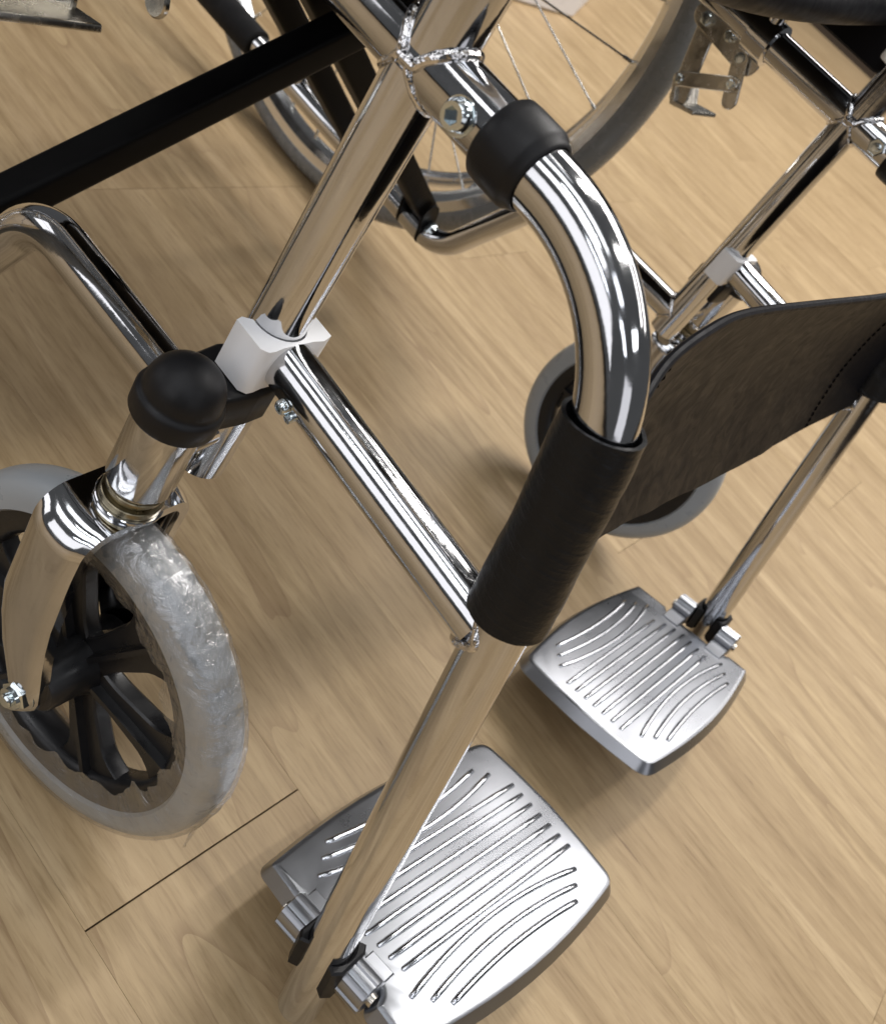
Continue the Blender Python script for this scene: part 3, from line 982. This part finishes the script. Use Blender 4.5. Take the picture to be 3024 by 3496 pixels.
    box = [(0.3000, -0.0128), (0.2985, -0.0140), (0.2850, -0.0135), (0.2835, -0.0120), (0.2795, -0.0095), (0.2750, -0.0050), (0.2742, 0), (0.2750, 0.0050), (0.2795, 0.0095), (0.2835, 0.0120), (0.2850, 0.0135), (0.2985, 0.0140), (0.3000, 0.0128)]
    lathe(bm, box, RC, rax, 120, close=True)
    rwheel = finish("rear_wheel", bm, RIM, WC, 30)
    bm = bmesh.new()
    prof = []
    for k in range(21):
        a = PI * (-0.12 + 1.24 * k / 20)
        prof.append((0.3010 + 0.0155 * math.sin(a), -0.0162 * math.cos(a)))
    lathe(bm, prof, RC, rax, 140, close=True)
    finish("tyre", bm, DTYRE, rwheel, 60)
    bm = bmesh.new()
    lathe(bm, [(0.006, -.034), (0.024, -.034), (0.024, -.029), (0.014, -.026), (0.014, .026), (0.024, .029), (0.024, .034), (0.006, .034)], RC, rax, 28, close=True)
    finish("hub", bm, RIM, rwheel)
    bm = bmesh.new()
    hr = 0.2640
    pts = [RC + rax * 0.036 + V(math.cos(2 * PI * k / 120), 0, math.sin(2 * PI * k / 120)) * hr for k in range(120)]
    tube(bm, pts + pts[:2], 0.0085, 16, False)
    for k in range(6):
        a = 2 * PI * k / 6 + 0.3
        u = V(math.cos(a), 0, math.sin(a))
        tube(bm, [RC + u * 0.279 + rax * 0.006, RC + u * 0.268 + rax * 0.032], 0.004, 10)
    finish("handrim", bm, CHROME, rwheel)
    for k in range(32):
        a = 2 * PI * k / 32 + 0.05
        yy = 0.031 if k % 2 else -0.031
        lean = 0.42 if (k // 2) % 2 else -0.42
        p0 = RC + V(math.cos(a + lean * 3), 0, math.sin(a + lean * 3)) * 0.021 + rax * yy
        p1 = RC + V(math.cos(a), 0, math.sin(a)) * 0.2775 + rax * (0.003 if k % 2 else -0.003)
        bm = bmesh.new()
        tube(bm, [p0, p1], 0.0010, 8)
        tube(bm, [p1.lerp(p0, 0.045), p1], 0.0018, 8)
        finish("wire_spoke", bm, SPOKE, rwheel)
    # axle plate
    bm = bmesh.new()
    tube(bm, [P(-0.475, -0.046, 0.3165), P(-0.475, 0.012, 0.3165)], 0.007, 16)
    bar(bm, P(-0.47, 0.0, 0.22), P(-0.47, 0.0, 0.40), 0.03, 0.006, (0, 1, 0))
    finish("axle", bm, STEEL, rwheel)

    # ---- push-lever brake
    yb = -0.026
    bx = 0.0 if s else -0.011
    side_ = D(0, 1, 0)
    bm = bmesh.new()
    bar(bm, P(bx - 0.150, yb, 0.4045), P(bx - 0.098, yb, 0.4000), 0.019, 0.003, side_)
    brake = finish("parking_brake", bm, STEEL, WC, 25)
    for x, z in ((-0.1455, 0.4035), (-0.1035, 0.4000)):
        bm = bmesh.new()
        hexnut(bm, P(bx + x, yb + 0.0015 if s else yb + .0015, z), D(0, 1, 0), 0.0055, 0.0042)
        lathe(bm, [(0.0042, .0042), (0.0040, .0065), (0, .0068)], P(bx + x, yb + .0015, z), D(0, 1, 0), 16)
        finish("bolt", bm, ZINC, brake)
    bm = bmesh.new()
    lathe(bm, [(0.0045, 0), (0.0045, .003), (0.003, .0045), (0, .0045)], P(bx - 0.122, yb + .0015, 0.4055), D(0, 1, 0), 16)
    finish("bolt", bm, ZINC, brake)
    bm = bmesh.new()
    bar(bm, P(bx - 0.1035, yb + .0052, 0.4000), P(bx - 0.0885, yb + .0052, 0.3730), 0.0125, 0.0028, side_)
    finish("lever_tab", bm, STEEL, brake, 25)
    bm = bmesh.new()
    bar(bm, P(bx - 0.1315, yb + .0088, 0.3605), P(bx - 0.0950, yb + .0088, 0.3830), 0.0112, 0.0028, side_)
    finish("link", bm, STEEL, brake, 25)
    for x, z in ((-0.1315, 0.3605), (-0.0950, 0.3830)):
        bm = bmesh.new()
        lathe(bm, [(0.0036, 0), (0.0036, .0014), (0.0026, .0026), (0.0012, .0026), (0.0012, .0016), (0, .0016)], P(bx + x, yb + .0102, z), D(0, 1, 0), 18)
        finish("rivet", bm, ZINC, brake)
    bm = bmesh.new()
    bar(bm, P(bx - 0.1455, yb - .0030, 0.4035), P(bx - 0.1275, yb - .0030, 0.348), 0.0165, 0.0028, side_)
    finish("brake_arm", bm, STEEL, brake, 25)
    bm = bmesh.new()
    o = rounded([(0, 0), (0.0225, 0.006), (0.0215, 0.0092), (0.0025, 0.0045), (-0.006, 0.016), (-0.009, 0.014)], 0.0008, 3)
    prism(bm, [(p[0], p[1]) for p in o], P(bx - 0.1290, yb + 0.002, 0.3400), (1, 0, 0), (0, 0, 1), D(0, -1, 0), 0.046, 0.0006)
    finish("brake_shoe", bm, STEEL, brake, 25)

    # ---- rear tipping bar with foam grip
    bm = bmesh.new()
    tube(bm, [P(-0.49, 0, 0.108), P(-0.60, 0, 0.106)], TR * .96, 28)
    tip = finish("tipping_bar", bm, CHROME, WC)
    bm = bmesh.new()
    lathe(bm, [(TR, 0), (0.0150, 0), (0.0158, .0015), (0.0160, .09), (0.0140, .0975), (0.008, .100), (0, .1005)], P(-0.520, 0, 0.1068), (-1, 0, -0.005), 32)
    finish("foam_grip", bm, FOAM, tip, 60)
    return frame

side(0)
side(1)

# ---- cross brace: two black legs low on the far rail, one bar the other way
bm = bmesh.new()
boxed(bm, V(-0.222, -0.02, 0.137), V(-0.222, 0.462, 0.455), 0.0215, 0.0215, (1, 0, 0), 0.004)
brace = finish("cross_brace", bm, PAINT, WC)
for x, a, b in ((-0.253, (0.487, 0.128), (0.02, 0.458)), (-0.340, (0.487, 0.115), (0.02, 0.458))):
    bm = bmesh.new()
    boxed(bm, V(x, a[0], a[1]), V(x, b[0], b[1]), 0.0215, 0.0215, (1, 0, 0), 0.004)
    finish("brace_leg", bm, PAINT, brace)
    for dx in (-0.0145, 0.0145):
        bm = bmesh.new()
        prism(bm, slot(-0.004, 0.020, 0.011), V(x + dx - 0.0012, a[0], a[1] - 0.016), (0, -0.35, 0.94), (0, 0.94, 0.35), (1, 0, 0), 0.0024, 0.0004)
        finish("pivot_bracket", bm, PAINT, brace)
    bm = bmesh.new()
    hexnut(bm, V(x + 0.016, a[0], a[1] - 0.012), (1, 0, 0), 0.0085, 0.006)
    lathe(bm, [(0.0062, .006), (0.0055, .0115), (0.003, .0135), (0, .0138)], V(x + 0.016, a[0], a[1] - 0.012), (1, 0, 0), 20)
    finish("bolt", bm, ZINC, brace)

# ---- seat sling, mostly out of the picture
bm = bmesh.new()
rows = []
nx, ny = 12, 18
for i in range(nx + 1):
    row = []
    for j in range(ny + 1):
        t = j / ny
        sag = 0.020 * math.sin(PI * t)
        row.append((-0.036 - 0.40 * i / nx, 0.0 + W * t, 0.494 - sag))
    rows.append(row)
topv = [[bm.verts.new(p) for p in r] for r in rows]
for a, b in zip(topv, topv[1:]):
    for j in range(ny): bm.faces.new((a[j], a[j + 1], b[j + 1], b[j]))
botv = [[bm.verts.new((p[0], p[1], p[2] - 0.014)) for p in r] for r in rows]
for a, b in zip(botv, botv[1:]):
    for j in range(ny): bm.faces.new((a[j + 1], a[j], b[j], b[j + 1]))
for a, b in zip(topv, topv[1:]): pass
for i in range(nx):
    bm.faces.new((topv[i][0], topv[i + 1][0], botv[i + 1][0], botv[i][0]))
    bm.faces.new((topv[i + 1][ny], topv[i][ny], botv[i][ny], botv[i + 1][ny]))
for j in range(ny):
    bm.faces.new((topv[nx][j], topv[nx][j + 1], botv[nx][j + 1], botv[nx][j]))
    bm.faces.new((topv[0][j + 1], topv[0][j], botv[0][j], botv[0][j + 1]))
seat = finish("seat", bm, VINYL, WC, 40)
bm = bmesh.new()
tube(bm, [V(-0.036, W * k / 24, 0.488 - 0.020 * math.sin(PI * k / 24)) for k in range(25)], 0.0125, 20)
finish("front_hem", bm, VINYL, seat)
# backrest sling
bm = bmesh.new()
o = rounded([(0.01, 0.55), (W - 0.01, 0.55), (W - 0.01, 0.90), (0.01, 0.90)], 0.02)
prism(bm, o, V(-0.45, 0, 0), (0, 1, 0), (0, 0, 1), (1, 0, 0), 0.012, 0.003)
finish("backrest", bm, VINYL, WC)

# ---- calf strap: band between the two leg tubes, with a sewn loop round each
up = [(0.1300, 0.0135, 0.386), (0.1195, 0.043, 0.394), (0.1155, 0.075, 0.401), (0.1130, 0.120, 0.401), (0.1140, 0.220, 0.393), (0.1200, 0.340, 0.388), (0.1250, 0.430, 0.387), (0.1275, 0.478, 0.387)]
lo = [(0.1510, 0.0135, 0.296), (0.1450, 0.050, 0.291), (0.1385, 0.105, 0.285), (0.1375, 0.170, 0.276), (0.1380, 0.260, 0.264), (0.1400, 0.340, 0.264), (0.1420, 0.430, 0.271), (0.1490, 0.478, 0.289)]
def spline(pts, n):
    pts = [Vector(p) for p in pts]; out = []
    m = len(pts) - 1
    for k in range(n + 1):
        t = k / n * m; i = min(int(t), m - 1); f = t - i
        p0, p1, p2, p3 = pts[max(i - 1, 0)], pts[i], pts[i + 1], pts[min(i + 2, m)]
        out.append(0.5 * ((2 * p1) + (p2 - p0) * f + (2 * p0 - 5 * p1 + 4 * p2 - p3) * f * f + (3 * p1 - p0 - 3 * p2 + p3) * f ** 3))
    return out
US, LS = spline(up, 60), spline(lo, 60)
def sheet(bm, rows, thk):
    """rows of points -> closed thin solid"""
    nr, nc = len(rows), len(rows[0])
    def nrm(i, j):
        a = rows[min(i + 1, nr - 1)][j] - rows[max(i - 1, 0)][j]
        b = rows[i][min(j + 1, nc - 1)] - rows[i][max(j - 1, 0)]
        return a.cross(b).normalized()
    A = [[bm.verts.new(rows[i][j] + nrm(i, j) * thk / 2) for j in range(nc)] for i in range(nr)]
    B = [[bm.verts.new(rows[i][j] - nrm(i, j) * thk / 2) for j in range(nc)] for i in range(nr)]
    for i in range(nr - 1):
        for j in range(nc - 1):
            bm.faces.new((A[i][j], A[i][j + 1], A[i + 1][j + 1], A[i + 1][j]))
            bm.faces.new((B[i][j + 1], B[i][j], B[i + 1][j], B[i + 1][j + 1]))
    for i in range(nr - 1):
        bm.faces.new((A[i][0], A[i + 1][0], B[i + 1][0], B[i][0])); bm.faces.new((A[i + 1][-1], A[i][-1], B[i][-1], B[i + 1][-1]))
    for j in range(nc - 1):
        bm.faces.new((A[0][j + 1], A[0][j], B[0][j], B[0][j + 1])); bm.faces.new((A[-1][j], A[-1][j + 1], B[-1][j + 1], B[-1][j]))
rows = []
for i in range(61):
    row = []
    t = i / 60
    for j in range(15):
        f = j / 14
        p = US[i].lerp(LS[i], f)
        bow = 0.011 * math.sin(PI * f) * math.sin(PI * t) ** 0.7
        p = p + V(-bow, 0, 0) + V(0.0011 * noise.noise(p * 40), 0, 0.0)
        row.append(p)
    rows.append(row)
bm = bmesh.new()
sheet(bm, rows, 0.0022)
strap = finish("calf_strap", bm, VINYL, WC, 50)
# folded hem along the upper edge
bm = bmesh.new()
tube(bm, [US[i] + V(-0.0004, 0, -0.0003) for i in range(61)], 0.0022, 10)
finish("hem", bm, VINYL, strap)
for s in (0, 1):
    # loop round the leg tube
    bm = bmesh.new()
    y0 = W if s else 0
    ztop, zbot = 0.3840, 0.3015
    prof_n = 40
    rings_o, rings_i = [], []
    for i in range(25):
        t = i / 24
        z = ztop + (zbot - ztop) * t
        c = legpt(z)
        c = c + V(-0.0018 * (1 - t) ** 3, 0, 0)
        r_ = 0.0152 + 0.0010 * t + 0.0003 * math.sin(t * 9) + (0.0001 if i in (0, 24) else 0)
        ro, rn = [], []
        for k in range(prof_n):
            a = 2 * PI * k / prof_n
            ca, sa = math.cos(a), math.sin(a) * (-1 if s else 1)
            # drawn out towards the band (inside, slightly back)
            pull = 1 + 0.16 * max(0, math.cos(a - R(112))) ** 3
            wr = 0.00035 * noise.noise(V(ca * 3, sa * 3, t * 14 + s * 5))
            ex = V(math.cos(LEG_TH), 0, math.sin(LEG_TH)); ey = V(0, 1, 0)
            ro.append(bm.verts.new(c + V(0, y0, 0) + (ex * ca + ey * sa) * ((r_ + wr) * pull)))
            rn.append(bm.verts.new(c + V(0, y0, 0) + (ex * ca + ey * sa) * ((r_ + wr - 0.0016) * pull)))
        rings_o.append(ro); rings_i.append(rn)
    for rr in (rings_o, rings_i):
        for a, b in zip(rr, rr[1:]):
            for k in range(prof_n):
                bm.faces.new((a[k], a[(k + 1) % prof_n], b[(k + 1) % prof_n], b[k]))
    for e in (0, -1):
        for k in range(prof_n):
            bm.faces.new((rings_o[e][k], rings_o[e][(k + 1) % prof_n], rings_i[e][(k + 1) % prof_n], rings_i[e][k]))
    finish("strap_loop", bm, SLEEVE, strap, 50)
    # row of stitches beside the loop
    bm = bmesh.new()
    q = 9 if s == 0 else 51
    col = [rows[q][j] for j in range(15)]
    for k in range(26):
        f0, f1 = (k + 0.12) / 26 * 14, (k + 0.80) / 26 * 14
        def at(f):
            i = min(int(f), 13); return col[i].lerp(col[i + 1], f - i)
        nrm_ = (rows[q + 1][7] - rows[q - 1][7]).cross(col[14] - col[0]).normalized()
        for sg in (1, -1):
            tube(bm, [at(f0) + nrm_ * sg * 0.0011, at((f0 + f1) / 2) + nrm_ * sg * 0.0017, at(f1) + nrm_ * sg * 0.0011], 0.0006, 6)
    finish("stitching", bm, THREAD, strap)

# ------------------------------------------------------------------ white display base far behind
bm = bmesh.new()
a = Vector((-0.9652, 1.8273)); d1 = Vector((0, -1)); d2 = Vector((-0.44, 0.90)).normalized()
o = rounded([tuple(a), tuple(a + d2 * 0.9), tuple(a + d2 * 0.9 + Vector((-0.9, -0.25))), tuple(a + d1 * 0.42 + Vector((-0.03, 0)))], [0.03, 0.03, 0.03, 0.03])
prism(bm, [(p[0], p[1]) for p in o], V(0, 0, 0), (1, 0, 0), (0, 1, 0), (0, 0, 1), 0.10, 0.006)
base = finish("display_base", bm, PLINTH)
tag(base, "scuffed white base standing on the floor behind the spoked rear wheel", "display base")
